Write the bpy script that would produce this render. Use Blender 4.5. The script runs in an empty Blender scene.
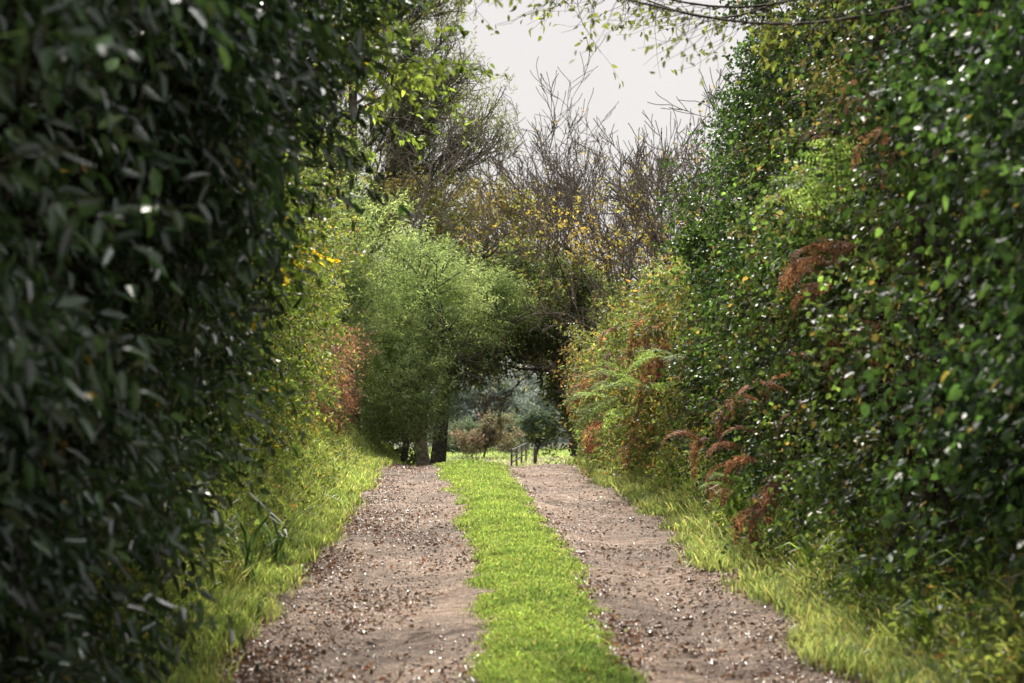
import bpy, math, random
import numpy as np
from mathutils import Vector
rng=np.random.default_rng(11); random.seed(5); np.random.seed(3)
sc=bpy.context.scene
COL=sc.collection
# ---------------------------------------------------------------- helpers
TAB=rng.uniform(-1,1,(32,32,32))
def vnoise(p):
    p=np.asarray(p,float); i=np.floor(p).astype(int); f=p-i; f=f*f*(3-2*f); i&=31; j=(i+1)&31
    x0,y0,z0=i[...,0],i[...,1],i[...,2]; x1,y1,z1=j[...,0],j[...,1],j[...,2]
    fx,fy,fz=f[...,0],f[...,1],f[...,2]
    def L(a,b,t): return a+(b-a)*t
    return L(L(L(TAB[x0,y0,z0],TAB[x1,y0,z0],fx),L(TAB[x0,y1,z0],TAB[x1,y1,z0],fx),fy),
             L(L(TAB[x0,y0,z1],TAB[x1,y0,z1],fx),L(TAB[x0,y1,z1],TAB[x1,y1,z1],fx),fy),fz)
def P3(x,y,z): return np.stack(np.broadcast_arrays(x,y,z),-1).astype(float)
def ss(t): t=np.clip(t,0,1); return t*t*(3-2*t)
def nz(v): return v/np.maximum(np.linalg.norm(v,axis=-1,keepdims=True),1e-9)
yk=np.array([-80,0,10,20,30,34,38,45,58,72,90,150,400,900.]); zk=np.array([-2.4,0,.3,.6,.9,1.0,.95,.55,-.3,-.1,.35,.65,1.5,3.])
YF=np.arange(-80,900,.5); ZF=np.interp(YF,yk,zk); ZF=np.convolve(np.pad(ZF,4,mode='edge'),np.ones(9)/9,'valid')
def base(y): return np.interp(y,YF,ZF)
def cx(y): return np.interp(y,[-50,12,22,30,36,44,60,90,200],[.35,.38,.45,.36,.36,.95,2.2,4.0,7])
def xl(y): return cx(y)-1.82-.08*ss((y-26)/8)
def xr(y): return cx(y)+1.80
def sl(y): return np.interp(y,[0,10,16,24.5,34.6,60],[.21,.21,.20,.0,-.40,-.3])+0*y
def sr(y): return np.interp(y,[0,10,16,24.5,34.6,60],[.78,.78,.84,.72,.62,.8])+0*y
def G(x,y):
    x=np.asarray(x,float); y=np.asarray(y,float)
    z=base(y).copy()
    fade=1-ss((y-42)/12)
    a=xl(y)-x; b=x-xr(y)
    z=z+fade*(.82*ss(a/1.1)+.4*ss((a-1)/2))+fade*(.42*ss(b/.9)+.5*ss((b-.9)/2))
    inl=np.clip(np.minimum(-a,-b)/.2,0,1)
    m=(sl(y)+sr(y))/2; d=np.abs(x-m)
    z=z+inl*(.05*np.exp(-(d/.45)**2)-.04*np.exp(-((d-.95)/.3)**2))
    z=z+.010*vnoise(P3(x*1.1,y*.5,0))+.004*vnoise(P3(x*6,y*6,3.))
    return z
def obj_from(name,me,parent=None,loc=None):
    o=bpy.data.objects.new(name,me); COL.objects.link(o)
    if parent is not None: o.parent=parent
    if loc is not None: o.location=loc
    return o
def thing(name,label,cat,loc=(0,0,0),group=None,kind=None,me=None):
    o=bpy.data.objects.new(name,me); o.location=loc; COL.objects.link(o)
    o["label"]=label; o["category"]=cat
    if group: o["group"]=group
    if kind: o["kind"]=kind
    return o
def make_mesh(name,V,tmpl,C,mat,origin=(0,0,0),smooth=False):
    V=np.asarray(V,float)-np.array(origin); N,k,_=V.shape
    lt=np.concatenate([np.array(t) for t in tmpl]); sz=np.array([len(t) for t in tmpl])
    loops=(np.arange(N)[:,None]*k+lt[None]).ravel()
    st=np.concatenate([[0],np.cumsum(sz)[:-1]]); starts=(np.arange(N)[:,None]*len(lt)+st[None]).ravel()
    me=bpy.data.meshes.new(name)
    me.vertices.add(N*k); me.vertices.foreach_set('co',V.reshape(-1).astype(np.float32))
    me.loops.add(len(loops)); me.loops.foreach_set('vertex_index',loops.astype(np.int32))
    me.polygons.add(len(starts)); me.polygons.foreach_set('loop_start',starts.astype(np.int32))
    if C is not None:
        C=np.asarray(C,float)
        if C.ndim==2: C=np.repeat(C[:,None],k,1)
        C4=np.ones((N*k,4),np.float32); C4[:,:3]=np.clip(C.reshape(-1,3),0,1)
        at=me.attributes.new('col','FLOAT_COLOR','POINT'); at.data.foreach_set('color',C4.ravel())
    if smooth: me.polygons.foreach_set('use_smooth',np.ones(len(starts),bool))
    me.materials.append(mat); me.update(calc_edges=True); me.validate()
    return me
def grid_mesh(name,X,Y,Z,mat,origin=(0,0,0)):
    n,m=X.shape; idx=np.arange(n*m).reshape(n,m)
    f=np.stack([idx[:-1,:-1],idx[1:,:-1],idx[1:,1:],idx[:-1,1:]],-1).reshape(-1)
    me=bpy.data.meshes.new(name); V=np.stack([X,Y,Z],-1).reshape(-1,3)-np.array(origin)
    me.vertices.add(n*m); me.vertices.foreach_set('co',V.ravel().astype(np.float32))
    me.loops.add(len(f)); me.loops.foreach_set('vertex_index',f.astype(np.int32))
    q=len(f)//4; me.polygons.add(q); me.polygons.foreach_set('loop_start',(np.arange(q)*4).astype(np.int32))
    me.polygons.foreach_set('use_smooth',np.ones(q,bool))
    me.materials.append(mat); me.update(calc_edges=True); me.validate(); return me
# ---------------------------------------------------------------- materials
def newmat(n):
    m=bpy.data.materials.new(n); m.use_nodes=True; nt=m.node_tree; nt.nodes.clear(); return m,nt
def leafmat(name,rough=.45,trans=.4,spec=.5,tint=(1.5,1.7,.6)):
    m,nt=newmat(name); N=nt.nodes; Lk=nt.links.new
    out=N.new('ShaderNodeOutputMaterial'); at=N.new('ShaderNodeAttribute'); at.attribute_name='col'
    geo=N.new('ShaderNodeNewGeometry'); noi=N.new('ShaderNodeTexNoise'); noi.inputs['Scale'].default_value=45; noi.inputs['Detail'].default_value=1; Lk(geo.outputs['Position'],noi.inputs['Vector'])
    mr=N.new('ShaderNodeMapRange'); mr.inputs['To Min'].default_value=.6; mr.inputs['To Max'].default_value=1.4; Lk(noi.outputs['Fac'],mr.inputs['Value'])
    mul=N.new('ShaderNodeVectorMath'); mul.operation='SCALE'; Lk(at.outputs['Color'],mul.inputs[0]); Lk(mr.outputs[0],mul.inputs['Scale'])
    pr=N.new('ShaderNodeBsdfPrincipled'); Lk(mul.outputs[0],pr.inputs['Base Color']); pr.inputs['Roughness'].default_value=rough; pr.inputs['Specular IOR Level'].default_value=spec
    t=N.new('ShaderNodeVectorMath'); t.operation='MULTIPLY'; t.inputs[1].default_value=tint; Lk(mul.outputs[0],t.inputs[0])
    tr=N.new('ShaderNodeBsdfTranslucent'); Lk(t.outputs[0],tr.inputs['Color'])
    mx=N.new('ShaderNodeMixShader'); mx.inputs[0].default_value=trans; Lk(pr.outputs[0],mx.inputs[1]); Lk(tr.outputs[0],mx.inputs[2]); Lk(mx.outputs[0],out.inputs[0])
    return m
def rockmat(name,c1,c2,c3,scale=8,bump=.5,rough=.85,pebble=60,spec=.3,big=(.6,1.3),peb=(.55,1.5)):
    m,nt=newmat(name); N=nt.nodes; Lk=nt.links.new
    out=N.new('ShaderNodeOutputMaterial'); geo=N.new('ShaderNodeNewGeometry'); pos=geo.outputs['Position']
    n1=N.new('ShaderNodeTexNoise'); n1.inputs['Scale'].default_value=scale; n1.inputs['Detail'].default_value=8; n1.inputs['Roughness'].default_value=.7; Lk(pos,n1.inputs['Vector'])
    n2=N.new('ShaderNodeTexNoise'); n2.inputs['Scale'].default_value=scale*.12; n2.inputs['Detail'].default_value=4; Lk(pos,n2.inputs['Vector'])
    vo=N.new('ShaderNodeTexVoronoi'); vo.inputs['Scale'].default_value=pebble; Lk(pos,vo.inputs['Vector'])
    r=N.new('ShaderNodeValToRGB'); e=r.color_ramp.elements; e[0].position=.32; e[0].color=(*c1,1); e[1].position=.72; e[1].color=(*c3,1); x=e.new(.5); x.color=(*c2,1); Lk(n1.outputs['Fac'],r.inputs[0])
    mr=N.new('ShaderNodeMapRange'); mr.inputs['From Min'].default_value=.3; mr.inputs['From Max'].default_value=.7; mr.inputs['To Min'].default_value=big[0]; mr.inputs['To Max'].default_value=big[1]; Lk(n2.outputs['Fac'],mr.inputs['Value'])
    sx=N.new('ShaderNodeSeparateColor'); Lk(vo.outputs['Color'],sx.inputs[0])
    mv=N.new('ShaderNodeMapRange'); mv.inputs['To Min'].default_value=peb[0]; mv.inputs['To Max'].default_value=peb[1]; Lk(sx.outputs[0],mv.inputs['Value'])
    mm=N.new('ShaderNodeMath'); mm.operation='MULTIPLY'; Lk(mr.outputs[0],mm.inputs[0]); Lk(mv.outputs[0],mm.inputs[1])
    mul=N.new('ShaderNodeVectorMath'); mul.operation='SCALE'; Lk(r.outputs[0],mul.inputs[0]); Lk(mm.outputs[0],mul.inputs['Scale'])
    pr=N.new('ShaderNodeBsdfPrincipled'); pr.inputs['Roughness'].default_value=rough; pr.inputs['Specular IOR Level'].default_value=spec; Lk(mul.outputs[0],pr.inputs['Base Color'])
    ad=N.new('ShaderNodeMath'); ad.operation='SUBTRACT'; Lk(n1.outputs['Fac'],ad.inputs[0]); Lk(vo.outputs['Distance'],ad.inputs[1])
    bp=N.new('ShaderNodeBump'); bp.inputs['Strength'].default_value=bump; bp.inputs['Distance'].default_value=.03; Lk(ad.outputs[0],bp.inputs['Height']); Lk(bp.outputs[0],pr.inputs['Normal'])
    Lk(pr.outputs[0],out.inputs[0]); return m
M_gloss=leafmat('glossy_leaf',.30,.3,.8,(1.8,2.0,.7))
M_ivy=leafmat('ivy_leaf',.45,.4,.42,(2.0,2.1,.8))
M_leaf=leafmat('soft_leaf',.5,.5,.35,(2.3,2.2,.9))
M_thin=leafmat('thin_leaf',.6,.55,.3,(2.2,2.2,1.15))
M_dry=leafmat('dry_leaf',.6,.5,.3,(1.9,1.5,1.1))
M_litter=leafmat('litter_leaf',.42,.15,.5,(1.5,1.2,1.0))
M_grass=leafmat('grass_blade',.33,.52,.5,(2.2,2.3,1.15))
M_far=leafmat('haze_tinted_leaf',.8,.4,.1,(1.3,1.3,1.15))  # far foliage, distance haze is put into its pale colours
M_core=rockmat('painted_shade_core',(.02,.018,.012),(.035,.03,.021),(.06,.05,.034),6,.8,1,25,.0)  # near-black brown, the shade inside the hedges put into the colour
M_bark=rockmat('bark',(.05,.042,.035),(.09,.078,.062),(.16,.14,.115),14,.8,.9,30)
M_twig=rockmat('brown_twig',(.12,.10,.08),(.18,.152,.12),(.26,.22,.18),10,.4,.9,30)  # lightened to put distance haze into the far bare trees
M_pale=rockmat('grey_twig',(.15,.125,.10),(.20,.172,.14),(.27,.235,.19),10,.4,.9,30)
M_gravel=rockmat('gravel_soil',(.105,.066,.045),(.245,.172,.123),(.41,.305,.23),6,1.0,.8,50,.15,(.5,1.4),(.5,1.65))
M_soil=rockmat('soil_litter',(.035,.035,.016),(.055,.06,.025),(.08,.10,.035),3,.9,.95,30)
M_wood=rockmat('weathered_wood',(.07,.065,.06),(.10,.09,.08),(.13,.12,.11),20,.3,.8,30)
M_stone,nt=newmat('stone'); 
_o=nt.nodes.new('ShaderNodeOutputMaterial'); _a=nt.nodes.new('ShaderNodeAttribute'); _a.attribute_name='col'; _p=nt.nodes.new('ShaderNodeBsdfPrincipled'); _p.inputs['Roughness'].default_value=.22
nt.links.new(_a.outputs['Color'],_p.inputs['Base Color']); nt.links.new(_p.outputs[0],_o.inputs[0])
# ---------------------------------------------------------------- leaf builders
HEX=[(0,3,2,1),(0,5,4,3)]
def leafV(p,d,n,L,W,fold=.18,curl=.12):
    d=nz(d); s=nz(np.cross(d,n)); n=np.cross(s,d); L=L[:,None]; W=W[:,None]
    return np.stack([p, p+d*L*.28+s*W*.45+n*W*fold, p+d*L*.68+s*W*.36+n*(W*fold-L*curl*.5), p+d*L-n*L*curl,
                     p+d*L*.68-s*W*.36+n*(W*fold-L*curl*.5), p+d*L*.28-s*W*.45+n*W*fold],1)
def sprays(c,d,k,tl,L,W,droop=.3,spread=.9,jit=.02,lvar=.35,up=.5):
    N=len(c); d=nz(d)
    t=(np.arange(k)+.5)/k
    q=nz(np.cross(d,rng.normal(size=(N,3))))
    sgn=np.where(np.arange(k)%2==0,1,-1)
    tlv=tl*rng.uniform(.6,1.3,(N,1,1))
    pos=c[:,None]+d[:,None]*t[None,:,None]*tlv-np.array([0,0,1.])*(t[None,:,None]**2)*tlv*droop*.6+rng.normal(size=(N,k,3))*jit
    ld=d[:,None]*.7+q[:,None]*sgn[None,:,None]*spread+rng.normal(size=(N,k,3))*.35-np.array([0,0,droop])
    nn=np.array([0,0,up])+rng.normal(size=(N,k,3))*.55+d[:,None]*.25
    Lv=L*rng.uniform(1-lvar,1+lvar,N*k); Wv=W*rng.uniform(.75,1.25,N*k)
    return pos.reshape(-1,3),ld.reshape(-1,3),nn.reshape(-1,3),Lv,Wv
def colour(p,c1,c2,c3=None,rare=None,rf=.01,sc_=1.2,var=.3,seed=0):
    n=len(p); t=np.clip(.5+.7*vnoise(p*sc_+seed)+rng.normal(size=n)*.18,0,1)[:,None]
    c=np.array(c1)*(1-t)+np.array(c2)*t
    if c3 is not None:
        m=(vnoise(p*1.1+seed+9.3)+rng.normal(size=n)*.25>.42)[:,None]; c=np.where(m,np.array(c3),c)
    c=c*np.exp(rng.normal(size=(n,1))*var)
    if rare is not None:
        m=rng.random(n)<rf; c[m]=np.array(rare)*rng.uniform(.6,1.2,(m.sum(),1))
    return c
def tubes(name,S,mat,sides=5,origin=(0,0,0)):
    S=np.asarray(S,float); p0,p1,r0,r1=S[:,:3],S[:,3:6],S[:,6],S[:,7]
    d=nz(p1-p0); a=np.where(np.abs(d[:,2:3])<.9,np.array([[0,0,1.]]),np.array([[1.,0,0]])); u=nz(np.cross(d,a)); v=np.cross(d,u)
    th=np.arange(sides)/sides*2*math.pi
    ring=u[:,None]*np.cos(th)[None,:,None]+v[:,None]*np.sin(th)[None,:,None]
    V=np.concatenate([p0[:,None]+ring*r0[:,None,None],p1[:,None]+d[:,None]*r1[:,None,None]*.3+ring*r1[:,None,None]],1)
    T=[(i,(i+1)%sides,sides+(i+1)%sides,sides+i) for i in range(sides)]
    return make_mesh(name,V,T,None,mat,origin,True)
def nrm(v):
    l=math.sqrt(v[0]**2+v[1]**2+v[2]**2)+1e-9; return (v[0]/l,v[1]/l,v[2]/l)
def grow(p,d,L,r,lev,out,tips,Q):
    n=Q.get('n',5); g=random.gauss; seg=L/n
    for i in range(n):
        w=Q['wander']; d=nrm((d[0]+g(0,w)+Q.get('px',0),d[1]+g(0,w),d[2]+g(0,w)+Q['trop']))
        q=(p[0]+d[0]*seg,p[1]+d[1]*seg,p[2]+d[2]*seg); r2=max(r*.86,Q['rmin'])
        out.append((*p,*q,r,r2)); p=q; r=r2
        if lev<Q['max'] and i>=(Q.get('from0',1) if lev==0 else Q.get('from',1)):
            for c in range(Q['kids'] if random.random()<Q.get('kp',.75) else 1):
                a=random.uniform(*Q['ang']); e=nrm((g(0,1),g(0,1),g(0,1))); dt=e[0]*d[0]+e[1]*d[1]+e[2]*d[2]
                e=nrm((e[0]-dt*d[0],e[1]-dt*d[1],e[2]-dt*d[2])); ca,sa=math.cos(a),math.sin(a)
                grow(p,(d[0]*ca+e[0]*sa,d[1]*ca+e[1]*sa,d[2]*ca+e[2]*sa),L*Q['ratio']*random.uniform(.7,1.15),r*.6,lev+1,out,tips,Q)
    if lev>=Q['max']-1: tips.append((*p,*d))
# ---------------------------------------------------------------- ground
def axis(a,b,dense_a,dense_b,n_d,n_o):
    l=dense_a-(np.linspace(0,1,n_o)**2.2*(dense_a-a))[::-1]; r=dense_b+np.linspace(0,1,n_o)**2.2*(b-dense_b)
    return np.concatenate([l[:-1],np.linspace(dense_a,dense_b,n_d),r[1:]])
gx=axis(-500,500,-6,8,90,30); gy=axis(-80,880,-4,100,420,30)
X,Y=np.meshgrid(gx,gy); Z=G(X,Y); inl=((X>xl(Y)-.1)&(X<xr(Y)+.1)&(Y<100)); Z=Z-.05*inl
g=obj_from('ground',grid_mesh('ground',X,Y,Z,M_soil)); g['kind']='structure'; g['label']='grassy soil banks and fields beside the lane'; g['category']='ground'
def track(name,ea,eb,label):
    y=np.arange(-4,95,.07); u=np.linspace(0,1,32); U,Yg=np.meshgrid(u,y)
    a=ea(y); b=eb(y)
    Xg=a[:,None]*(1-U)+b[:,None]*U
    Zg=G(Xg,Yg)+.004+.007*vnoise(P3(Xg*11,Yg*9,2.))+.012*vnoise(P3(Xg*2.5,Yg*.9,8.))
    o=obj_from(name,grid_mesh(name,Xg,Yg,Zg,M_gravel)); o['kind']='structure'; o['label']=label; o['category']='track'
track('gravel_track',lambda y:xl(y)-.35,lambda y:(sl(y)+sr(y))/2,'stony brown wheel track strewn with dead leaves')
track('gravel_track',lambda y:(sl(y)+sr(y))/2,lambda y:xr(y)+.35,'sandy brown wheel track beside the fern verge')
# ---------------------------------------------------------------- grass
BT=[(0,1,3,2),(2,3,5,4),(4,5,6)]
def blades(name,x,y,h,w,c1,c2,label,cat,lean=.45,dead=.06):
    n=len(x); z=G(x,y)-.005; p=P3(x,y,z); a=rng.uniform(0,2*math.pi,n); f=rng.uniform(0,2*math.pi,n)
    s=P3(np.cos(f),np.sin(f),0*f)*(w[:,None]/2); b=P3(np.cos(a),np.sin(a),0*a)*(h*lean*rng.uniform(.2,1.6,n))[:,None]; u=np.array([0,0,1.])*h[:,None]
    V=np.stack([p-s,p+s,p+u*.45+b*.2-s*.9,p+u*.45+b*.2+s*.9,p+u*.8+b*.6-s*.6,p+u*.8+b*.6+s*.6,p+u*.93+b*1.05],1)
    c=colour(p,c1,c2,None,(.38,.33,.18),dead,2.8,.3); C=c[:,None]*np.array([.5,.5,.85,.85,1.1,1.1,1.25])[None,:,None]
    return thing(name,label,cat,kind='stuff',me=make_mesh(name,V,BT,C,M_grass))
def ysamp(n,a,b,k=1.3):
    u=rng.random(n); e=1-k; return (a**e+u*(b**e-a**e))**(1/e)
n=165000; y=ysamp(n,8,42,1.3); u=rng.random(n)
wob=.04*vnoise(P3(y*.6,0,4.)); edge=.06*vnoise(P3(y*1.6,u>.5,14.))+.06*vnoise(P3(y*6,u>.5,24.))
x=sl(y)-.04+wob+(sr(y)-sl(y)+.08)*u+edge*np.abs(u-.5)*2+rng.normal(size=n)*.05
tuft=.9+.35*vnoise(P3(x*6,y*4,0))+.4*vnoise(P3(x*14,y*10,0))
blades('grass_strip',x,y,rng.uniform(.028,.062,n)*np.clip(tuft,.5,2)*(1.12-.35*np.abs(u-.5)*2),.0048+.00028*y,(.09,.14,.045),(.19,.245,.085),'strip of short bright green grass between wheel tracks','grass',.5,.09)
n=120000; y=ysamp(n,8,48,1.1); a=rng.random(n)**1.2*2.6-.08; x=xl(y)-a+.09*vnoise(P3(y*1.3,0,7.))+rng.normal(size=n)*.07
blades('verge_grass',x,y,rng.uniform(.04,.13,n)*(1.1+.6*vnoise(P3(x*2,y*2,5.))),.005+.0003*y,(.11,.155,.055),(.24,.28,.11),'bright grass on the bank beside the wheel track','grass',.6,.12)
n=85000; y=ysamp(n,8,46,1.25); a=rng.random(n)**1.2*1.4-.08; x=xr(y)+a+.18*vnoise(P3(y*1.3,0,9.))+rng.normal(size=n)*.08
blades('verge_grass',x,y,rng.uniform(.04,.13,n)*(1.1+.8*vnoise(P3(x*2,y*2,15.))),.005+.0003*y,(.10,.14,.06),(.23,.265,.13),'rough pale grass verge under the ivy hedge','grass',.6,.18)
def tussocks(m,per,xf,label,ya=9,yb=36):
    ty=ysamp(m,ya,yb,1.2); tx=xf(ty,m); j=np.repeat(np.arange(m),per); n=len(j)
    x=tx[j]+rng.normal(size=n)*.04; y=ty[j]+rng.normal(size=n)*.04; h=rng.uniform(.10,.28,n)*rng.uniform(.6,1.15,m)[j]
    blades('tussock_grass',x,y,h,.007+.0002*y,(.16,.20,.09),(.29,.30,.16),label,'grass',.9,.28)
tussocks(340,22,lambda y,m:xr(y)+.05+rng.random(m)*1.0,'long arching pale grass tussocks on the verge')
tussocks(140,24,lambda y,m:xl(y)-.15-rng.random(m)*1.4,'long arching grass tussocks on the bank')
n=40000; y=rng.uniform(62,120,n); x=rng.uniform(-8,14,n)
blades('meadow_grass',x,y,rng.uniform(.05,.15,n),.03+0*y,(.20,.27,.13),(.28,.35,.17),'sunlit pale green grass beyond the tree arch','grass')
def weeds(name,n,xf,L,W,c1,c2,label,ya=9,yb=38):
    y=ysamp(n,ya,yb,1.2); x=xf(y,n); h=rng.random(n)*.12; c=P3(x,y,G(x,y)+.02+h); d=rng.normal(size=(n,3))*.6+np.array([0,0,.8])
    p,ld,nn,Lv,Wv=sprays(c,d,6,.16,L,W,.25,.9,.02)
    thing(name,label,'weeds',kind='stuff',me=make_mesh(name,leafV(p,ld,nn,Lv,Wv),HEX,colour(p,c1,c2,None,(.30,.2,.11),.04),M_leaf))
weeds('verge_weeds',2600,lambda y,n:xl(y)-.2-rng.random(n)*1.8,.05,.03,(.09,.13,.045),(.16,.20,.08),'low leafy weeds growing in the bank grass')
weeds('verge_weeds',7500,lambda y,n:xr(y)+.12+rng.random(n)**.7*1.2,.05,.026,(.08,.12,.045),(.17,.21,.09),'low leafy weeds along the foot of the hedge')
# fallen leaves and stones
n=26000; y=ysamp(n,7,38,1.35); q=rng.random(n)
x=np.where(q<.5,rng.uniform(xl(y)-.2,sl(y)+.1),rng.uniform(sr(y)-.1,xr(y)+.3))
q2=rng.random(n); x=np.where(q2<.45,xl(y)-.05+rng.exponential(.42,n),np.where(q2<.7,xr(y)+.35-rng.exponential(.35,n),np.where(q2<.78,sr(y)+.08+rng.normal(size=n)*.1,x)))
kp=(vnoise(P3(x*1.8,y*.9,6.))+rng.normal(size=n)*.3>-.08)&~((x>sl(y)+.08)&(x<sr(y)-.06)&(rng.random(n)<.8)); x,y=x[kp],y[kp]; n=len(x)
p=P3(x,y,G(x,y)+.02); d=rng.normal(size=(n,3))*np.array([1,1,.2]); nn=rng.normal(size=(n,3))*.4+np.array([0,0,1])
cc=np.array([(.11,.06,.036),(.18,.10,.055),(.26,.165,.095),(.07,.048,.035),(.34,.15,.05),(.36,.29,.20)])[rng.choice(6,n,p=[.24,.26,.2,.14,.07,.09])]*np.exp(rng.normal(size=(n,1))*.3)
thing('fallen_leaves','curled brown dead leaves scattered over the tracks','leaves',kind='stuff',me=make_mesh('fallen_leaves',leafV(p,d,nn,rng.uniform(.014,.052,n)*rng.uniform(.6,1.15,n),rng.uniform(.011,.032,n),.3,.25),HEX,cc,M_litter))
n=34000; y=ysamp(n,6,38,1.6); q=rng.random(n); x=np.where(q<.5,rng.uniform(xl(y)-.1,sl(y)+.05),rng.uniform(sr(y)-.05,xr(y)+.15))
kp=(vnoise(P3(x*2,y*1.,16.))+rng.normal(size=n)*.3>-.15); x,y=x[kp],y[kp]; n=len(x)
r=.003+rng.exponential(.0033,n)+.00008*y; p=P3(x,y,G(x,y)+.006)
D=nz(rng.normal(size=(n,3))); E=nz(np.cross(D,rng.normal(size=(n,3)))); F=np.cross(D,E)
V=np.stack([p+D*r[:,None]*1.3,p+E*r[:,None],p+F*r[:,None]*.8,p-E*r[:,None],p-F*r[:,None]*.8,p-D*r[:,None]*1.2],1)
cc=np.array([(.28,.205,.155)])*np.exp(rng.normal(size=(n,1))*.4)
thing('gravel_stones','small loose brown and grey stones on the tracks','stones',kind='stuff',me=make_mesh('gravel_stones',V,[(0,1,2),(0,2,3),(0,3,4),(0,4,1),(5,2,1),(5,3,2),(5,4,3),(5,1,4)],cc,M_stone))
# ---------------------------------------------------------------- hedge plants
def faceL(y,z):
    near=np.interp(z,[0.2,.8,1.5,2.1,2.7,3.3,4.2,6,8],[-2.35,-1.95,-1.72,-1.62,-1.5,-1.3,-1.02,-.55,-.4])
    far=np.interp(z,[.6,1.2,2,3,4,5,7],[-3.2,-3.05,-2.75,-2.4,-2.2,-2.1,-2.05])
    t=ss((y-11.5)/4); f=near*(1-t)+far*t
    return f-ss((y-22)/8)*.3
def faceR(y,z):
    f=np.interp(z,[.5,1,2,3,4,6,8],[3.4,3.25,3.15,3.15,3.25,3.5,3.7])
    return f-.12*ss((y-17)/4)+.1*ss((y-26)/6)
def hedge(name,label,cat,y0,y1,h0,h1,face,sgn,n,k,tl,L,W,cols,mat,thick=.16,amp=.3,cap=.15,core_in=.5,zlow=.1,droop=.35,stems=14,out=.7,bd=5.,bs=.2,bo=.4,twm=None,gz0=.35,lf=.3):
    yc=(y0+y1)/2; xc=float(face(np.array(yc),np.array(1.5)))-sgn*1.0
    O=(xc,yc,float(G(xc,yc))); e=thing(name,label,cat,O)
    area=(y1-y0)*(h0+h1)/2; m=int(area*bd)
    by=rng.uniform(y0-.2,y1+.2,m); bz=base(by)+gz0+zlow+rng.random(m)*(np.interp(by,[y0,y1],[h0,h1])-zlow)
    bp=P3(face(by,bz),by,bz); bout=rng.random(m)**1.4*bo-.08+amp*vnoise(bp*.8+3)
    bsz=bs*rng.uniform(.5,1.5,m)
    j=rng.integers(0,m,n); loose=rng.random(n)<lf; iscap=rng.random(n)<cap
    y=rng.uniform(y0-.25,y1+.25,n); gz=base(y)+gz0; H=np.interp(y,[y0,y1],[h0,h1])*(1+.14*vnoise(P3(y*1.3,.5,sgn)))
    z=gz+zlow+rng.random(n)*(H-zlow); p=P3(face(y,z),y,z)
    disp=amp*vnoise(p*.8+3)+amp*.5*vnoise(p*2.6+11); off=rng.exponential(thick,n)
    cl=P3(p[:,0]+sgn*(disp-off-.12),y,z)
    cb=bp[j]+P3(sgn*bout[j],0*bout[j],0*bout[j])+np.clip(rng.normal(size=(n,3)),-1.7,1.7)*bsz[j][:,None]*np.array([.7,1,.9])
    cb[:,2]-=np.abs(cb[:,0]-bp[j][:,0])*.3
    cc_=P3(face(y,gz+H)-sgn*rng.uniform(0,2.0,n),y,gz+H+disp-off*.7)
    c=np.where(iscap[:,None],cc_,np.where(loose[:,None],cl,cb)); d=rng.normal(size=(n,3))*.6+np.array([sgn*out,0,.1])
    d[iscap]=rng.normal(size=(iscap.sum(),3))*.6+np.array([0,0,1.])
    lp,ld,nn,Lv,Wv=sprays(c,d,k,tl,L,W,droop)
    V=leafV(lp,ld,nn,Lv,Wv); V[...,2]=np.maximum(V[...,2],(base(V[...,1])+.02))
    cj=np.exp(rng.normal(size=m)*.22)[j]; cf=np.where(loose|iscap,.8,cj)
    obj_from('foliage',make_mesh(name+'_foliage',V,HEX,colour(lp,**cols)*np.repeat(cf,k)[:,None],mat,O),e)
    ys=np.linspace(y0-.2,y1+.2,max(6,int((y1-y0)*5))); gzz=base(ys)+.2; HH=np.interp(ys,[y0,y1],[h0,h1])-.25+gz0-.35  # dark backing sheet, added so gaps between leaves read as deep shade
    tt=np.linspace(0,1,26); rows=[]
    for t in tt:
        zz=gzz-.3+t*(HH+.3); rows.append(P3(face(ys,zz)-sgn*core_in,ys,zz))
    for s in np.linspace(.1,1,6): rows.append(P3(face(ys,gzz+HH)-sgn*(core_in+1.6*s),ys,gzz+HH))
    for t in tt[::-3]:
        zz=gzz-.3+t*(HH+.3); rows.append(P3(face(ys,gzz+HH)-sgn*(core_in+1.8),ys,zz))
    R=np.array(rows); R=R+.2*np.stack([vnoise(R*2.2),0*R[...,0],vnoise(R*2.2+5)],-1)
    obj_from('shade_backing',grid_mesh(name+'_inner',R[...,0],R[...,1],R[...,2],M_core,O),e)
    S=[]
    for i in range(stems):
        yy=random.uniform(y0,y1); zz=float(base(yy))+random.uniform(.2,h0*.8); xx=float(face(np.array(yy),np.array(zz)))-sgn*.35
        q=(xx,yy,zz); dd=nrm((sgn*random.uniform(.1,.6),random.gauss(0,.5),random.uniform(.1,1.2))); rr=random.uniform(.004,.012)
        for jj in range(9):
            q2=(q[0]+dd[0]*.12,q[1]+dd[1]*.12,q[2]+dd[2]*.12); S.append((*q,*q2,rr,rr*.9)); rr*=.9; q=q2
            dd=nrm((dd[0]+random.gauss(0,.15)+sgn*.02,dd[1]+random.gauss(0,.15),dd[2]-.15+random.gauss(0,.1)))
    tw=obj_from('twigs',tubes(name+'_twigs',S,twm or M_twig,4,O),e); tw['kind']='stuff'
    return e
dark=dict(c1=(.024,.046,.026),c2=(.05,.08,.042),rare=(.40,.28,.04),rf=.005,var=.45)
midg=dict(c1=(.075,.115,.04),c2=(.12,.165,.055),c3=(.15,.15,.06),rare=(.40,.29,.06),rf=.02)
ivy=dict(c1=(.024,.050,.024),c2=(.052,.088,.035),rare=(.22,.17,.08),rf=.01,var=.45)
ivy2=dict(c1=(.03,.058,.027),c2=(.07,.104,.042),c3=(.09,.08,.05),rare=(.26,.17,.09),rf=.025,var=.45)
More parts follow.
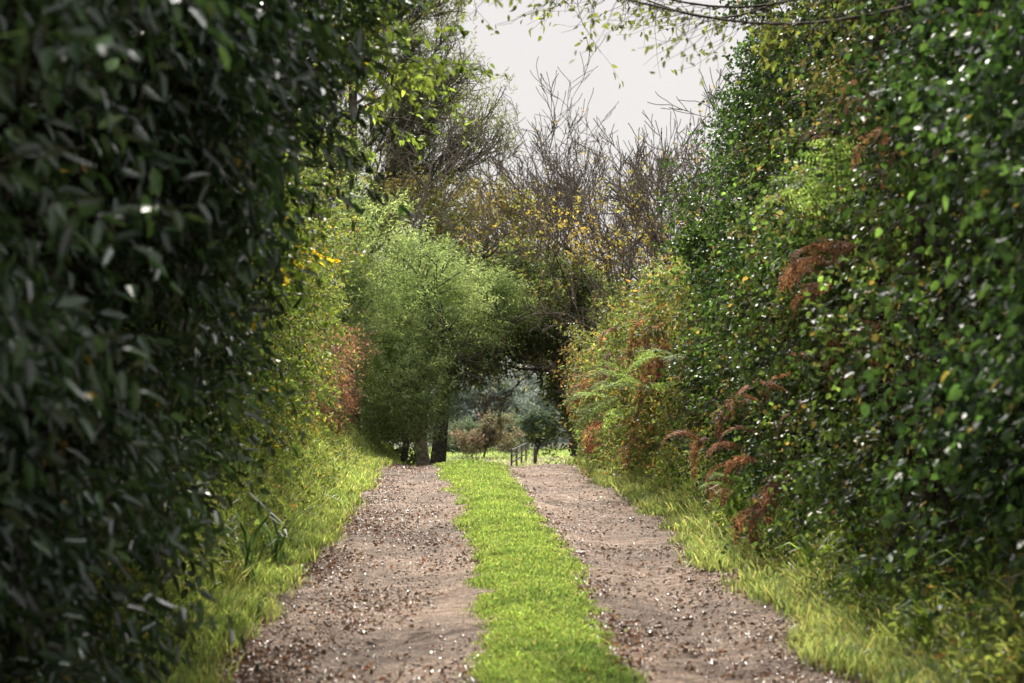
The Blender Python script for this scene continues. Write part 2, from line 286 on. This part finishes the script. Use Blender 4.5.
hedge('laurel_bush','large dark glossy evergreen bush leaning over the track edge','bush',4.5,8.5,4.6,4.8,faceL,1,1900,9,.34,.09,.036,dark,M_gloss,.2,.35,droop=.8,bd=3,bs=.24,bo=.45,stems=50,twm=M_bark,lf=.2)
hedge('laurel_bush','dark evergreen bush with drooping leathery leaves in shade','bush',8.5,12.2,4.8,5.2,faceL,1,2600,9,.3,.08,.032,dark,M_gloss,.2,.32,droop=.7,bd=3,bs=.22,bo=.45,stems=60,twm=M_bark,lf=.2)
hedge('holly_bush','shaded evergreen bush with a few yellow leaves','bush',12.2,16,5.2,5.6,faceL,1,3000,9,.26,.06,.03,dict(c1=(.045,.07,.028),c2=(.085,.12,.038),rare=(.4,.3,.05),rf=.012),M_ivy,.18,.35,droop=.6,bd=4,lf=.2)
hedge('hawthorn_bush','leafy green hedge bush above the grass bank','bush',16,23,5.2,4.8,faceL,1,4400,8,.26,.055,.03,midg,M_leaf,.2,.4,bo=.75,gz0=.8,stems=60,bd=3.5,bs=.26,lf=.2)
hedge('hawthorn_bush','open green hedge bush with yellowing leaves','bush',23,30,3.2,2.4,faceL,1,3200,8,.26,.055,.03,dict(c1=(.08,.11,.05),c2=(.12,.15,.065),c3=(.16,.115,.075),rare=(.38,.28,.09),rf=.025),M_leaf,.22,.45,bo=.8,gz0=.75,stems=140,twm=M_pale)
hedge('bramble_thicket','tangled brown and green bramble on the grass bank','bramble',30,38,1.2,1.8,lambda y,z:faceL(y,z)+.3,1,2300,7,.26,.055,.03,dict(c1=(.12,.12,.065),c2=(.17,.115,.075),c3=(.20,.12,.08),rare=(.30,.15,.08),rf=.03),M_dry,.25,.45,cap=.3,stems=240,gz0=.75,twm=M_pale)
hedge('ivy_hedge','dense dark ivy hedge with trailing stems','hedge',6.5,11,6,6,lambda y,z:faceR(y,z)-.25,-1,2900,9,.3,.056,.044,ivy,M_ivy,.22,.5,droop=.8,stems=80,twm=M_twig,bo=.6,bd=2.6,bs=.27,lf=.12,core_in=.75)
hedge('ivy_hedge','thick green ivy hedge with brown bracken caught in it','hedge',11,16,6.2,6.4,lambda y,z:faceR(y,z)-.08,-1,5000,9,.28,.046,.037,ivy2,M_ivy,.2,.55,droop=.7,stems=200,twm=M_twig,bo=.75,bd=2.2,bs=.27,lf=.12,core_in=.8)
hedge('ivy_hedge','tall ivy hedge above the ferny verge','hedge',16,18.8,6.2,6,faceR,-1,3000,9,.26,.046,.037,ivy2,M_ivy,.2,.5,stems=80,bo=.65,bd=2.4,bs=.26,lf=.12,core_in=.8)
hedge('ivy_hedge','tall shaggy ivy-smothered tree beside the lane','hedge',18.8,22.5,7.6,7.4,faceR,-1,5000,9,.26,.05,.04,ivy,M_ivy,.18,.3,stems=60,bo=.55,bd=3,bs=.22,lf=.15,core_in=.7)
hedge('mixed_hedge','autumn hedge of bracken, hazel and ivy','hedge',22.5,29,3.2,2.5,faceR,-1,3600,8,.26,.06,.034,dict(c1=(.07,.10,.045),c2=(.11,.135,.06),c3=(.18,.12,.08),rare=(.30,.17,.09),rf=.05),M_leaf,.25,.45,cap=.25,stems=260,bo=.9,bd=3.5,twm=M_pale,lf=.2)
hedge('mixed_hedge','low autumn hedge with rusty bracken','hedge',29,38,2.3,2.1,faceR,-1,4000,8,.26,.065,.036,dict(c1=(.08,.105,.055),c2=(.12,.14,.07),c3=(.19,.125,.085),rare=(.30,.17,.09),rf=.05),M_leaf,.25,.5,cap=.25,stems=280,bo=1.1,bd=3.5,twm=M_pale,lf=.2)
# ---------------------------------------------------------------- trees
def crown_mesh(name,ells,n,k,tl,L,W,cols,mat,O,droop=.3,clump=None,up=.2,rmin=.35,rmax=1.):
    E=np.array(ells,float); vol=E[:,3]*E[:,4]*E[:,5]; i=rng.choice(len(E),n,p=vol/vol.sum())
    if clump:
        m,cr=clump; ci=rng.choice(len(E),m,p=vol/vol.sum()); cd=nz(rng.normal(size=(m,3))); rr=rng.uniform(rmin,rmax,(m,1))**.6
        cc=E[ci,:3]+cd*rr*E[ci,3:]; j=rng.integers(0,m,n); c=cc[j]+rng.normal(size=(n,3))*cr*np.array([1,1,.6])*rng.uniform(.4,1.5,(m,1))[j]
        d=cd[j]*.8+rng.normal(size=(n,3))*.6
    else:
        cd=nz(rng.normal(size=(n,3))); b=1+.25*vnoise(cd*2.2+E[i,:3]); rr=(rng.uniform(rmin**3,1,(n,1)))**(1/3.)
        c=E[i,:3]+cd*rr*b[:,None]*E[i,3:]; d=cd*.8+rng.normal(size=(n,3))*.5
    d[:,2]+=up
    p,ld,nn,Lv,Wv=sprays(c,d,k,tl,L,W,droop)
    return make_mesh(name,leafV(p,ld,nn,Lv,Wv),HEX,colour(p,**cols),mat,O)
def tree(name,label,cat,x,y,h,r,ells,n,k,tl,L,W,cols,mat,Q=None,lean=(0,0,1),bm=None,**kw):
    O=(x,y,float(G(x,y))); e=thing(name,label,cat,O)
    S=[];T=[]; q=dict(wander=.14,trop=.05,max=3,kids=2,ang=(.4,1.0),ratio=.55,rmin=.012,n=5); q.update(Q or {})
    grow((x,y,O[2]-.1),nrm(lean),h,r,0,S,T,q)
    obj_from('trunk',tubes(name+'_trunk',S,bm or M_bark,6,O),e)
    if ells: obj_from('crown',crown_mesh(name+'_crown',ells,n,k,tl,L,W,cols,mat,O,**kw),e)
    return e
wil=dict(c1=(.13,.18,.095),c2=(.23,.275,.165),var=.32,sc_=1.6)
tree('willow_tree','feathery light green sallow beside the bank','tree',-2.2,41,3.6,.10,[(-1.95,41,3.6,1.35,1.4,1.8),(-1.9,40.6,5.1,1.0,1,1.2),(-2.6,41,2.4,1.0,1.2,1.4),(-1.35,40.5,2.8,.7,.8,1.4)],5400,12,.52,.085,.023,wil,M_thin,up=.9,clump=(210,.2),rmax=1.25)
tree('willow_tree','rounded pale green sallow shading the lane','tree',-1.3,43,3.0,.09,[(-.6,43,4.0,1.0,1.2,1.25),(-1.05,42.5,2.8,.6,.9,1.4),(.1,43.5,4.2,.85,.8,1.0),(.7,44,4.1,.6,.8,.8)],3900,12,.50,.085,.025,wil,M_thin,up=.8,clump=(160,.2),rmax=1.2)
dk=dict(c1=(.06,.085,.048),c2=(.10,.13,.07),rare=(.25,.2,.1),rf=.01)  # greens lifted, some distance haze painted in
tree('oak_tree','dark shaded tree arching over the lane','tree',-.6,44.5,4.2,.22,[(1.0,46,4.5,1.9,1.4,1.4),(-.6,46.5,4.3,1.4,1.5,1.6),(-1.4,46.5,2.6,.7,.9,1.2),(-2.0,45.5,1.3,.9,.8,1.0),(-1.4,46.2,1.0,.5,.6,.9),(2.6,46.5,3.9,1.2,1.3,1.5),(2.95,46.5,2.5,.85,.8,1.2),(2.95,46,1.4,.75,.8,1.1),(.2,46,3.1,.5,.6,.5)],7000,9,.4,.10,.055,dk,M_leaf,lean=(.0,0,1),clump=(190,.26),Q=dict(wander=.05,from0=3,trop=.12,ratio=.4),rmax=1.1)
olv=dict(c1=(.10,.12,.055),c2=(.18,.18,.08),c3=(.23,.18,.08),rare=(.42,.3,.09),rf=.03)  # olive tones paled to stand for haze
tree('field_maple_tree','tall olive and yellowing autumn tree behind the sallows','tree',-.9,55,6,.26,[(-1,55,6.4,2.2,2,2.2),(1.0,55.5,6.6,1.8,1.6,1.6),(-2.8,54,5.5,1.6,1.6,2.0),(2.8,56,5.4,1.6,1.5,1.6)],4200,8,.5,.11,.065,olv,M_leaf,clump=(140,.32),bm=M_twig,Q=dict(from0=3),rmax=1.2)
tree('oak_tree','dark leafy tree with thinning top','tree',-4.6,50,7,.28,[(-4.4,50,6.5,2.4,2,2.8),(-3.2,49,4.6,1.6,1.5,2.0),(-6,47,4,1.8,1.8,2.2)],4200,8,.45,.10,.055,dict(c1=(.08,.11,.055),c2=(.12,.15,.075)),M_leaf,clump=(120,.35),bm=M_twig)  # leaf colours raised for haze at this distance
e=thing('pine_tree','tall dark pine with sweeping upward branches','tree',(-3.4,60,float(G(-3.4,60))))
S=[];T=[]; O=tuple(e.location)
for i in range(38):
    z0=6+i*.27; a=random.uniform(-.9,1.1) if random.random()<.7 else random.uniform(1,5)
    grow((-3.4,60,z0),nrm((math.cos(a),math.sin(a)*.7,.6)),random.uniform(2.6,4.7)*(1-.013*i),.06,1,S,T,dict(wander=.07,trop=.05,max=3,kids=2,ang=(.3,.6),ratio=.42,rmin=.014,n=7))
S.append((-3.4,60,O[2]-.2,-3.4,60,7,.3,.24)); S.append((-3.4,60,7,-3.3,60,16,.24,.05))
obj_from('trunk',tubes('pine_trunk',S,M_bark,5,O),e)
T=np.array(T); rep=2; c=np.repeat(T[:,:3],rep,0)+rng.normal(size=(len(T)*rep,3))*.12; d=np.repeat(T[:,3:],rep,0)+rng.normal(size=(len(T)*rep,3))*.3
p,ld,nn,Lv,Wv=sprays(c,d,8,.45,.16,.03,.1,.5,.02); obj_from('crown',make_mesh('pine_crown',leafV(p,ld,nn,Lv,Wv),HEX,colour(p,(.075,.09,.07),(.11,.125,.095)),M_leaf,O),e)  # needle colour greyed and lightened as painted haze
def bare(label,x,y,h,r,lean,Q,name='bare_tree'):
    O=(x,y,float(G(x,y))); e=thing(name,label,'tree',O,group='bare trees behind the hedge'); S=[];T=[]
    q=dict(wander=.12,trop=.06,max=4,kids=2,kp=.3,ang=(.3,.85),ratio=.57,rmin=.010,n=5); q.update(Q)
    grow((x,y,O[2]-.1),nrm(lean),h,r,0,S,T,q); S=np.array(S); big=S[:,6]>r*.2
    obj_from('trunk',tubes('bare_trunk',S[big],M_bark,7,O),e); obj_from('twigs',tubes('bare_twigs',S[~big],M_twig,3,O),e)
    T=np.array(T); T=T[(rng.random(len(T))<.4*ss((8.-T[:,2])/3)+.02)]
    if len(T):
        p,ld,nn,Lv,Wv=sprays(T[:,:3],T[:,3:],4,.25,.09,.055,.5); obj_from('leaves',make_mesh('bare_leaves',leafV(p,ld,nn,Lv,Wv),HEX,colour(p,(.13,.14,.06),(.24,.18,.08)),M_leaf,O),e)
for a in [(4.2,52,5.8,.18,(-.25,0,1)),(5.0,50,5.6,.18,(-.05,0,1)),(6.2,53,5.9,.18,(.05,0,1)),(5.0,58,6.2,.18,(-.28,0,1)),(4.2,46,3.9,.13,(-.25,0,1)),(5.6,46,4.6,.14,(.05,0,1)),(7.0,49,5.7,.16,(.0,0,1)),(5.8,62,6.5,.18,(-.1,0,1)),(4.8,42,3.3,.12,(-.1,0,1)),(4.0,63,6.6,.18,(-.15,0,1))]:
    bare('leafless brown tree with fine upswept twigs',*a,{})
tree('hazel_tree','half-bare brown hazel arching beside the lane','tree',3.6,42,2.8,.10,[(3.4,42,3.2,.9,1.2,1.4),(4.3,42,3.6,1.1,1.2,1.3),(5.4,41,3.4,1.2,1.2,1.3)],1500,7,.4,.075,.045,dict(c1=(.10,.12,.06),c2=(.14,.14,.08),c3=(.18,.12,.08)),M_leaf,clump=(90,.25),bm=M_twig)
tree('added_shade_ash','added half-bare ash, crown out of view, dappling the tracks with shadow','tree',4.6,21,8.0,.2,[(2.6,20.5,9.8,1.6,1.6,.7),(.6,20,10.2,1.5,1.4,.6),(4.6,21,9.4,1.6,1.6,1.2)],560,9,.5,.10,.045,olv,M_leaf,clump=(40,.28),lean=(-.15,0,1),Q=dict(from0=4,trop=.2,ratio=.35,max=2))  # added above the frame to cast dappled shadow on the tracks
# ---------------------------------------------------------------- beyond the arch
hz=dict(c1=(.16,.20,.17),c2=(.24,.28,.24),var=.18,sc_=.6)  # haze painted as pale grey-green, no mist in the air
tree('haze_tinted_tree','rounded tree with haze painted into its grey-green leaves','tree',.9,112,3,.2,[(.9,112,3.0,2.2,2,2.1),(3,118,3.2,2.2,2,2.2),(-1.5,116,3.6,2.2,2,2.4),(4.6,114,2.4,1.8,2,1.6)],3800,7,.5,.18,.11,hz,M_far,clump=(150,.4),bm=M_pale)
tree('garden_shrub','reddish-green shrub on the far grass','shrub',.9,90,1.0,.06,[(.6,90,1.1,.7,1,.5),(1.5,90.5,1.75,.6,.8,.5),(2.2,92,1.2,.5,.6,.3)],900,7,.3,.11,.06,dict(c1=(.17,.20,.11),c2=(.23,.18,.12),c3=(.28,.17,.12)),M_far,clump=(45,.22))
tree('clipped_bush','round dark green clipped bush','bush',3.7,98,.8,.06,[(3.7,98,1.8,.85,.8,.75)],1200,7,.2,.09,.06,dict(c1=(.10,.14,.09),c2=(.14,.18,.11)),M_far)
tree('haze_tinted_bush','bush at the field edge, haze tinted into its pale green','bush',2.4,104,.9,.06,[(2.2,104,1.6,1.1,1,1.0),(-.3,104,1.2,1.2,1,.9)],1600,7,.3,.12,.07,dict(c1=(.15,.19,.12),c2=(.20,.25,.15)),M_far,clump=(60,.25))
e=thing('distant_wood','far belt of trees coloured blue-grey to stand for haze','wood',(0,170,1),kind='stuff')
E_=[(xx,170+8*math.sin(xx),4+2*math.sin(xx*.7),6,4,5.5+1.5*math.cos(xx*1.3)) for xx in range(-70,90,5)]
obj_from('foliage',crown_mesh('wood',E_,9000,7,1.2,.6,.35,dict(c1=(.27,.31,.32),c2=(.34,.38,.40),var=.12,sc_=.2),M_far,(0,170,1)),e)  # blue-grey leaf colour carries the haze of distance
def box(me_list,c,sx,sy,sz,rz=0):
    V=np.array([[a,b,d] for a in(-.5,.5) for b in(-.5,.5) for d in(-.5,.5)])*np.array([sx,sy,sz]); c_,s_=math.cos(rz),math.sin(rz)
    V=np.stack([V[:,0]*c_-V[:,1]*s_,V[:,0]*s_+V[:,1]*c_,V[:,2]],-1)+np.array(c); me_list.append(V)
BX=[(0,1,3,2),(4,6,7,5),(0,4,5,1),(2,3,7,6),(0,2,6,4),(1,5,7,3)]
a=np.array([1.9,78.]); b=np.array([2.75,87.]); ang=math.atan2(*(b-a)[::-1])
fe=thing('wooden_fence','dark weathered post and rail fence by the far path','fence',(a[0],a[1],float(G(a[0],a[1]))))
for i in range(4):
    q=a+(b-a)*i/3; L_=[]; zz=float(G(*q)); box(L_,(q[0],q[1],zz+.38),.07,.07,.96,ang); obj_from('post',make_mesh('fence_post',np.array(L_),BX,None,M_wood,tuple(fe.location)),fe)
for hh in (.3,.54,.77):
    S=[]; 
    for i in range(3):
        q=a+(b-a)*i/3; q2=a+(b-a)*(i+1)/3; S.append((q[0],q[1]-.08,float(G(*q))+hh,q2[0],q2[1]-.08,float(G(*q2))+hh,.035,.035))
    obj_from('rail',tubes('fence_rail',S,M_wood,4,tuple(fe.location)),fe)
po=thing('wooden_post','short dark wooden gate post with pointed cap','post',(3.05,84,float(G(3.05,84))))
L_=[]; box(L_,(0,0,.25),.15,.15,.7); obj_from('shaft',make_mesh('post_shaft',np.array(L_),BX,None,M_bark),po)
obj_from('cap',make_mesh('post_cap',np.array([[(-.09,-.09,.602),(.09,-.09,.602),(.09,.09,.602),(-.09,.09,.602),(0,0,.71)]]),[(0,1,4),(1,2,4),(2,3,4),(3,0,4),(3,2,1,0)],None,M_bark),po)
# ---------------------------------------------------------------- ferns
def frond_mesh(name,flen,c1,c2,mat,hang=.4,spread=.9,el=.8,ll0=.06):
    Ps=[];Ds=[];Ns=[];Ls=[];Ws=[]
    p=np.zeros(3); h=np.array([1.,0,0]); L0=flen*random.uniform(.75,1.1); ns=15
    for i in range(ns):
        t=i/ns; el-=(.06+.13*t)*hang*2; el=max(el,-1.45); d=h*math.cos(el)+np.array([0,0,1])*math.sin(el); p=p+d*L0/ns
        sd=np.array([0,1.,0]); n=np.cross(d,sd)*-1
        if n[2]<0 and el>-1: n=-n
        Ps.append(p-d*L0/ns);Ds.append(d);Ns.append(sd);Ls.append(L0/ns*1.2);Ws.append(.008)
        if i<2: continue
        pl=L0*.27*math.sin(math.pi*min(1,(t*.72+.28)))**.9
        for s in(-1,1):
            pd=sd*s*spread+d*.45+np.array([0,0,-.12])+np.random.normal(0,.07,3); pd/=np.linalg.norm(pd)
            m=max(3,int(pl/.024))
            for j in range(m):
                u=(j+.5)/m; b=p+pd*pl*u; ll=ll0*(1-u*.7)*L0
                for s2 in(-1,1):
                    Ps.append(b);Ds.append(d*s2+pd*.5+np.random.normal(0,.08,3));Ns.append(n+np.random.normal(0,.18,3));Ls.append(ll);Ws.append(ll*.62)
    p=np.array(Ps); return make_mesh(name,leafV(p,np.array(Ds),np.array(Ns),np.array(Ls),np.array(Ws)),HEX,colour(p,c1,c2,sc_=3),mat)
FM=[[frond_mesh('green_frond',.85,(.09,.14,.055),(.16,.21,.085),M_thin,.42,el=random.uniform(.4,1.1)) for _ in range(6)],
    [frond_mesh('brown_frond',.6,(.14,.085,.055),(.25,.155,.10),M_dry,.7,.75,random.uniform(-.2,.9),.075) for _ in range(8)],
    [frond_mesh('small_frond',.5,(.10,.15,.055),(.17,.22,.085),M_thin,.4,el=random.uniform(.6,1.2)) for _ in range(5)]]
def fern(x,y,z,s,b,flip=False,nf=None):
    e=thing('bracken_fern' if b==1 else 'fern','dried brown bracken drooping from the hedge' if b==1 else 'fresh green fern with arching fronds','fern',(x,y,z),group='ferns along the hedge')
    e.scale=(s,s,s); nf=nf or [3,4,6][b]
    for i in range(nf):
        o=obj_from('frond',random.choice(FM[b]),e,(random.gauss(0,.03),random.gauss(0,.1 if b==1 else .02),random.gauss(0,.12 if b==1 else .01)))
        az=random.uniform(0,6.28) if b==2 else random.gauss(0,.8)+(0 if flip else math.pi+.35)
        o.rotation_euler=(random.gauss(0,.25),random.gauss(0,.2),az); k=random.uniform(.6,1.15); o.scale=(k,k,k)
for (x,y,z,s,b) in [(2.75,14.6,3.1,1.3,0),(2.85,16.0,3.5,.8,0),(2.6,14,2.75,1.0,1),(2.6,14.4,2.5,.9,1),(2.95,15.5,3.9,.8,1),(2.9,13.6,3.9,.8,1),(2.6,15.5,1.95,1.1,1),(2.55,16.6,1.7,1.1,1),(2.5,15.6,1.15,1.0,1),(2.5,17.4,1.3,1.0,1),(2.75,13.2,2.1,.8,1),
  (2.4,22,2.4,.9,0),(2.35,24,2.0,1.1,0),(2.4,26,1.9,1.2,0),(2.4,28,2.1,1.2,0),(2.4,30,1.9,1.2,0),(2.4,25,2.9,1.3,1),(2.4,23.5,2.6,1.2,1),(2.4,24.5,2.3,1.2,1),(2.4,27,2.9,1.3,1),(2.4,29,2.6,1.3,1),(2.4,31,2.5,1.3,1),(2.4,34,2.2,1.4,1),(2.4,33,1.7,1.1,0),(2.4,36,2.1,1.4,1),(2.3,31.5,1.6,1.2,1),(2.3,26.5,1.5,1.2,1),(2.5,20,1.4,1,1),(2.5,17.2,1.0,.8,0),(2.85,12.6,3.5,.8,1)]: fern(x,y,z,s,b)
for (x,y,z,s,b) in [(-2.5,30,2.1,1.2,1),(-2.4,31,2.0,1.2,1),(-2.5,32,2.2,1.3,1),(-2.4,33,2.0,1.2,1),(-2.4,34,2.2,1.3,1),(-2.5,28,2.1,1.2,1),(-2.4,26,2.0,1,0),(-2.5,36,2.2,1.3,1),(-2.4,29,2.6,1.1,1),(-2.45,27,2.3,1.1,1),(-2.4,24,2.1,1,0)]: fern(x,y,z,s,b,True)
for i in range(36):
    y=random.uniform(10.5,34); x=float(xr(y))+random.uniform(.35,.9); fern(x,y,float(G(x,y)),random.uniform(.4,.8),1 if random.random()<.3 else 2)
def strap(x,y,s,label,c1,c2,n=26,wd=.022):
    a=rng.uniform(0,6.28,n); h=rng.uniform(.25,.55,n)*s; w=wd*s*np.ones(n); z=float(G(x,y)); p=P3(x+rng.normal(size=n)*.04,y+rng.normal(size=n)*.04,z+0*a)
    sd=P3(-np.sin(a),np.cos(a),0*a)*w[:,None]; b=P3(np.cos(a),np.sin(a),0*a)*(h*.9)[:,None]; u=np.array([0,0,1.])*h[:,None]
    V=np.stack([p-sd*.6,p+sd*.6,p+u*.6+b*.3-sd,p+u*.6+b*.3+sd,p+u*.85+b*.75-sd*.7,p+u*.85+b*.75+sd*.7,p+u*.7+b*1.25],1)
    thing('strap_leaf_plant',label,'plant',(x,y,z),me=make_mesh('strap',V,BT,colour(p,c1,c2),M_leaf,(x,y,z)),group='strap-leaved plants on the verges')
strap(-1.52,16.3,1.25,'dark green tuft of thin arching strap leaves',(.04,.075,.04),(.06,.10,.05),12,.013); strap(-1.6,14.8,1.1,'dark green tuft of thin arching strap leaves',(.04,.075,.04),(.06,.10,.05),11,.013)
for i in range(16):
    y=random.uniform(10.5,24); strap(float(xr(y))+random.uniform(.3,.8),y,random.uniform(.5,.9),'glossy light green hart\'s tongue fern tuft',(.10,.17,.05),(.15,.22,.07))
e=thing('elder_shrub','bare dark twisted stems leaning out of the ivy','shrub',(2.9,11.8,.6))
for (x0,y0,z0,x1,z1,r) in [(2.65,11.8,.6,3.0,3.4,.045),(2.85,11.3,.5,2.65,3.0,.03),(2.7,12.6,.8,3.1,2.6,.035),(2.85,12,.6,2.7,4.4,.05)]:
    q=np.array([x0,y0,z0]); S=[]
    for j in range(12):
        t=(j+1)/12; q2=np.array([x0+(x1-x0)*t+.07*math.sin(t*9+x0*7),y0+.1*math.sin(t*7),z0+(z1-z0)*t]); S.append((*q,*q2,r*(1-.04*j),r*(1-.04*(j+1)))); q=q2
    obj_from('stem',tubes('elder_stem',S,M_bark,7,(2.9,11.8,.6)),e)
def overhang(label,p,d,L,r,nl,c1,c2,px=0,trop=-.02,L_=.07,kids=1):
    e=thing('overhanging_branch',label,'branch',p,group='branches hanging over the lane'); S=[];T=[]
    grow(p,nrm(d),L,r,1,S,T,dict(wander=.13,trop=trop,max=2,kids=kids,ang=(.3,.9),ratio=.42,rmin=.0025,n=8,px=px))
    obj_from('wood',tubes('ob_wood',S,M_bark,4,p),e); S=np.array(S); sm=S[S[:,6]<.012]; j=rng.integers(0,len(sm),nl)
    q,ld,nn,Lv,Wv=sprays(sm[j,3:6],sm[j,3:6]-sm[j,:3],4,.12,L_,L_*.5,.6); obj_from('leaves',make_mesh('ob_leaf',leafV(q,ld,nn,Lv,Wv),HEX,colour(q,c1,c2),M_leaf,p),e)
def festoon(label,x0,x1,y,z,drop,m,nl,L_=.05):
    e=thing('overhanging_branch',label,'branch',(x0,y,z),group='branches hanging over the lane'); S=[];P=[];D=[]
    q=(x0,y,z); n=26
    for i in range(n):
        t=(i+1)/n; q2=(x0+(x1-x0)*t,y+.25*math.sin(t*5),z+.10*math.sin(t*6+x0)-.12*t); S.append((*q,*q2,.009*(1-.7*t)+.002,.009*(1-.7*t)+.002)); q=q2
        for c in range(m):
            d=nrm((random.gauss(-.5,.6),random.gauss(0,.4),-random.uniform(.1,1))); a=q2; r=.0028; L=drop*random.uniform(.3,1.2)
            for s in range(6):
                b=(a[0]+d[0]*L/6,a[1]+d[1]*L/6,a[2]+d[2]*L/6); S.append((*a,*b,r,r*.85)); r*=.85
                if random.random()<nl: P.append(b); D.append(d)
                a=b; d=nrm((d[0]+random.gauss(-.03,.2),d[1]+random.gauss(0,.2),d[2]+random.gauss(.06,.2)))
    obj_from('wood',tubes('ob_wood',S,M_bark,4,(x0,y,z)),e)
    q,ld,nn,Lv,Wv=sprays(np.array(P),np.array(D),2,.06,L_,L_*.5,.5); obj_from('leaves',make_mesh('ob_leaf',leafV(q,ld,nn,Lv,Wv),HEX,colour(q,(.07,.09,.03),(.12,.14,.05)),M_leaf,(x0,y,z)),e)
festoon('arching twigs with sparse backlit leaves across the sky',2.9,-.4,11,4.06,.42,2,.42)
festoon('fine arching twigs with scattered small leaves',2.9,0,14,4.8,.62,2,.38,.055)
festoon('fine bare twigs drooping above the lane',2.9,.8,17,5.35,.75,2,.3,.06)
G1,G2=(.08,.12,.04),(.13,.17,.06)
overhang('leafy sprays reaching over the track',(-1.4,13,4.3),(1,.1,.0),1.2,.02,46,G1,G2,kids=2)
overhang('leafy sprays reaching over the track',(-1.6,16,4.7),(1,.1,.1),1.4,.02,50,(.10,.15,.05),(.15,.19,.06),kids=2)
overhang('leafy sprays reaching over the track',(-1.6,18.5,4.6),(1,.1,.1),1.2,.02,40,(.10,.15,.05),(.15,.19,.06),kids=2)
overhang('leafy sprays reaching over the track',(-1.1,10.5,3.7),(1,.1,.1),.7,.016,30,G1,G2,kids=2)
overhang('leafy spray with bright yellow leaves',(-1.95,19,3.3),(1,-.1,.1),.6,.01,8,(.5,.36,.03),(.55,.42,.05),L_=.08)
# ---------------------------------------------------------------- light
AZ,EL=math.radians(-3),math.radians(43)
s=Vector((math.sin(AZ)*math.cos(EL),math.cos(AZ)*math.cos(EL),math.sin(EL)))
w=bpy.data.worlds.new('World'); sc.world=w; w.use_nodes=True; nt=w.node_tree; nt.nodes.clear(); N=nt.nodes; Lk=nt.links.new
out=N.new('ShaderNodeOutputWorld'); bg=N.new('ShaderNodeBackground'); bg.inputs['Strength'].default_value=.12
sk=N.new('ShaderNodeTexSky'); sk.sky_type='NISHITA'; sk.sun_disc=False; sk.sun_elevation=EL; sk.sun_rotation=AZ; sk.dust_density=3
tc=N.new('ShaderNodeTexCoord'); 
cn=N.new('ShaderNodeTexNoise'); cn.inputs['Scale'].default_value=3; cn.inputs['Detail'].default_value=5; Lk(tc.outputs['Generated'],cn.inputs['Vector'])
cr=N.new('ShaderNodeValToRGB'); cr.color_ramp.elements[0].position=.35; cr.color_ramp.elements[0].color=(.78,.755,.75,1); cr.color_ramp.elements[1].position=.65; cr.color_ramp.elements[1].color=(.86,.83,.81,1); Lk(cn.outputs['Fac'],cr.inputs[0])
dt=N.new('ShaderNodeVectorMath'); dt.operation='DOT_PRODUCT'; dt.inputs[1].default_value=s; Lk(tc.outputs['Generated'],dt.inputs[0])
mr=N.new('ShaderNodeMapRange'); mr.inputs['From Min'].default_value=.87; mr.inputs['From Max'].default_value=1; mr.inputs['To Min'].default_value=8.5; mr.inputs['To Max'].default_value=110; mr.interpolation_type='SMOOTHSTEP'; Lk(dt.outputs['Value'],mr.inputs['Value'])
sz=N.new('ShaderNodeSeparateXYZ'); Lk(tc.outputs['Generated'],sz.inputs[0])
mz=N.new('ShaderNodeMapRange'); mz.inputs['From Min'].default_value=.3; mz.inputs['From Max'].default_value=.8; mz.inputs['To Min'].default_value=1; mz.inputs['To Max'].default_value=1.5; Lk(sz.outputs['Z'],mz.inputs['Value'])
mq=N.new('ShaderNodeMath'); mq.operation='MULTIPLY'; Lk(mr.outputs[0],mq.inputs[0]); Lk(mz.outputs[0],mq.inputs[1])
vs=N.new('ShaderNodeVectorMath'); vs.operation='SCALE'; Lk(cr.outputs[0],vs.inputs[0]); Lk(mq.outputs[0],vs.inputs['Scale'])
mx=N.new('ShaderNodeMix'); mx.data_type='RGBA'; mx.inputs[0].default_value=.9; Lk(sk.outputs[0],mx.inputs[6]); Lk(vs.outputs[0],mx.inputs[7])
Lk(mx.outputs[2],bg.inputs['Color']); Lk(bg.outputs[0],out.inputs[0])
sd=bpy.data.lights.new('sun','SUN'); sd.energy=5; sd.angle=math.radians(.6); sd.color=(1,.92,.80); so=bpy.data.objects.new('sun',sd); COL.objects.link(so); so.rotation_euler=s.to_track_quat('Z','Y').to_euler(); so.location=(0,0,30)
# ---------------------------------------------------------------- camera
cd=bpy.data.cameras.new('camera'); cd.lens=70; cd.sensor_width=36; cd.clip_end=2000; cd.clip_start=.1
cd.dof.use_dof=True; cd.dof.focus_distance=27; cd.dof.aperture_fstop=3.2
co=bpy.data.objects.new('camera',cd); COL.objects.link(co); co.location=(0,0,1.6)
yaw=math.atan(49/1991); pit=math.atan(89/1991)
co.rotation_euler=(math.pi/2+pit,0,-yaw); sc.camera=co
sc.view_settings.view_transform='Standard'; sc.view_settings.look='None'; sc.view_settings.exposure=0
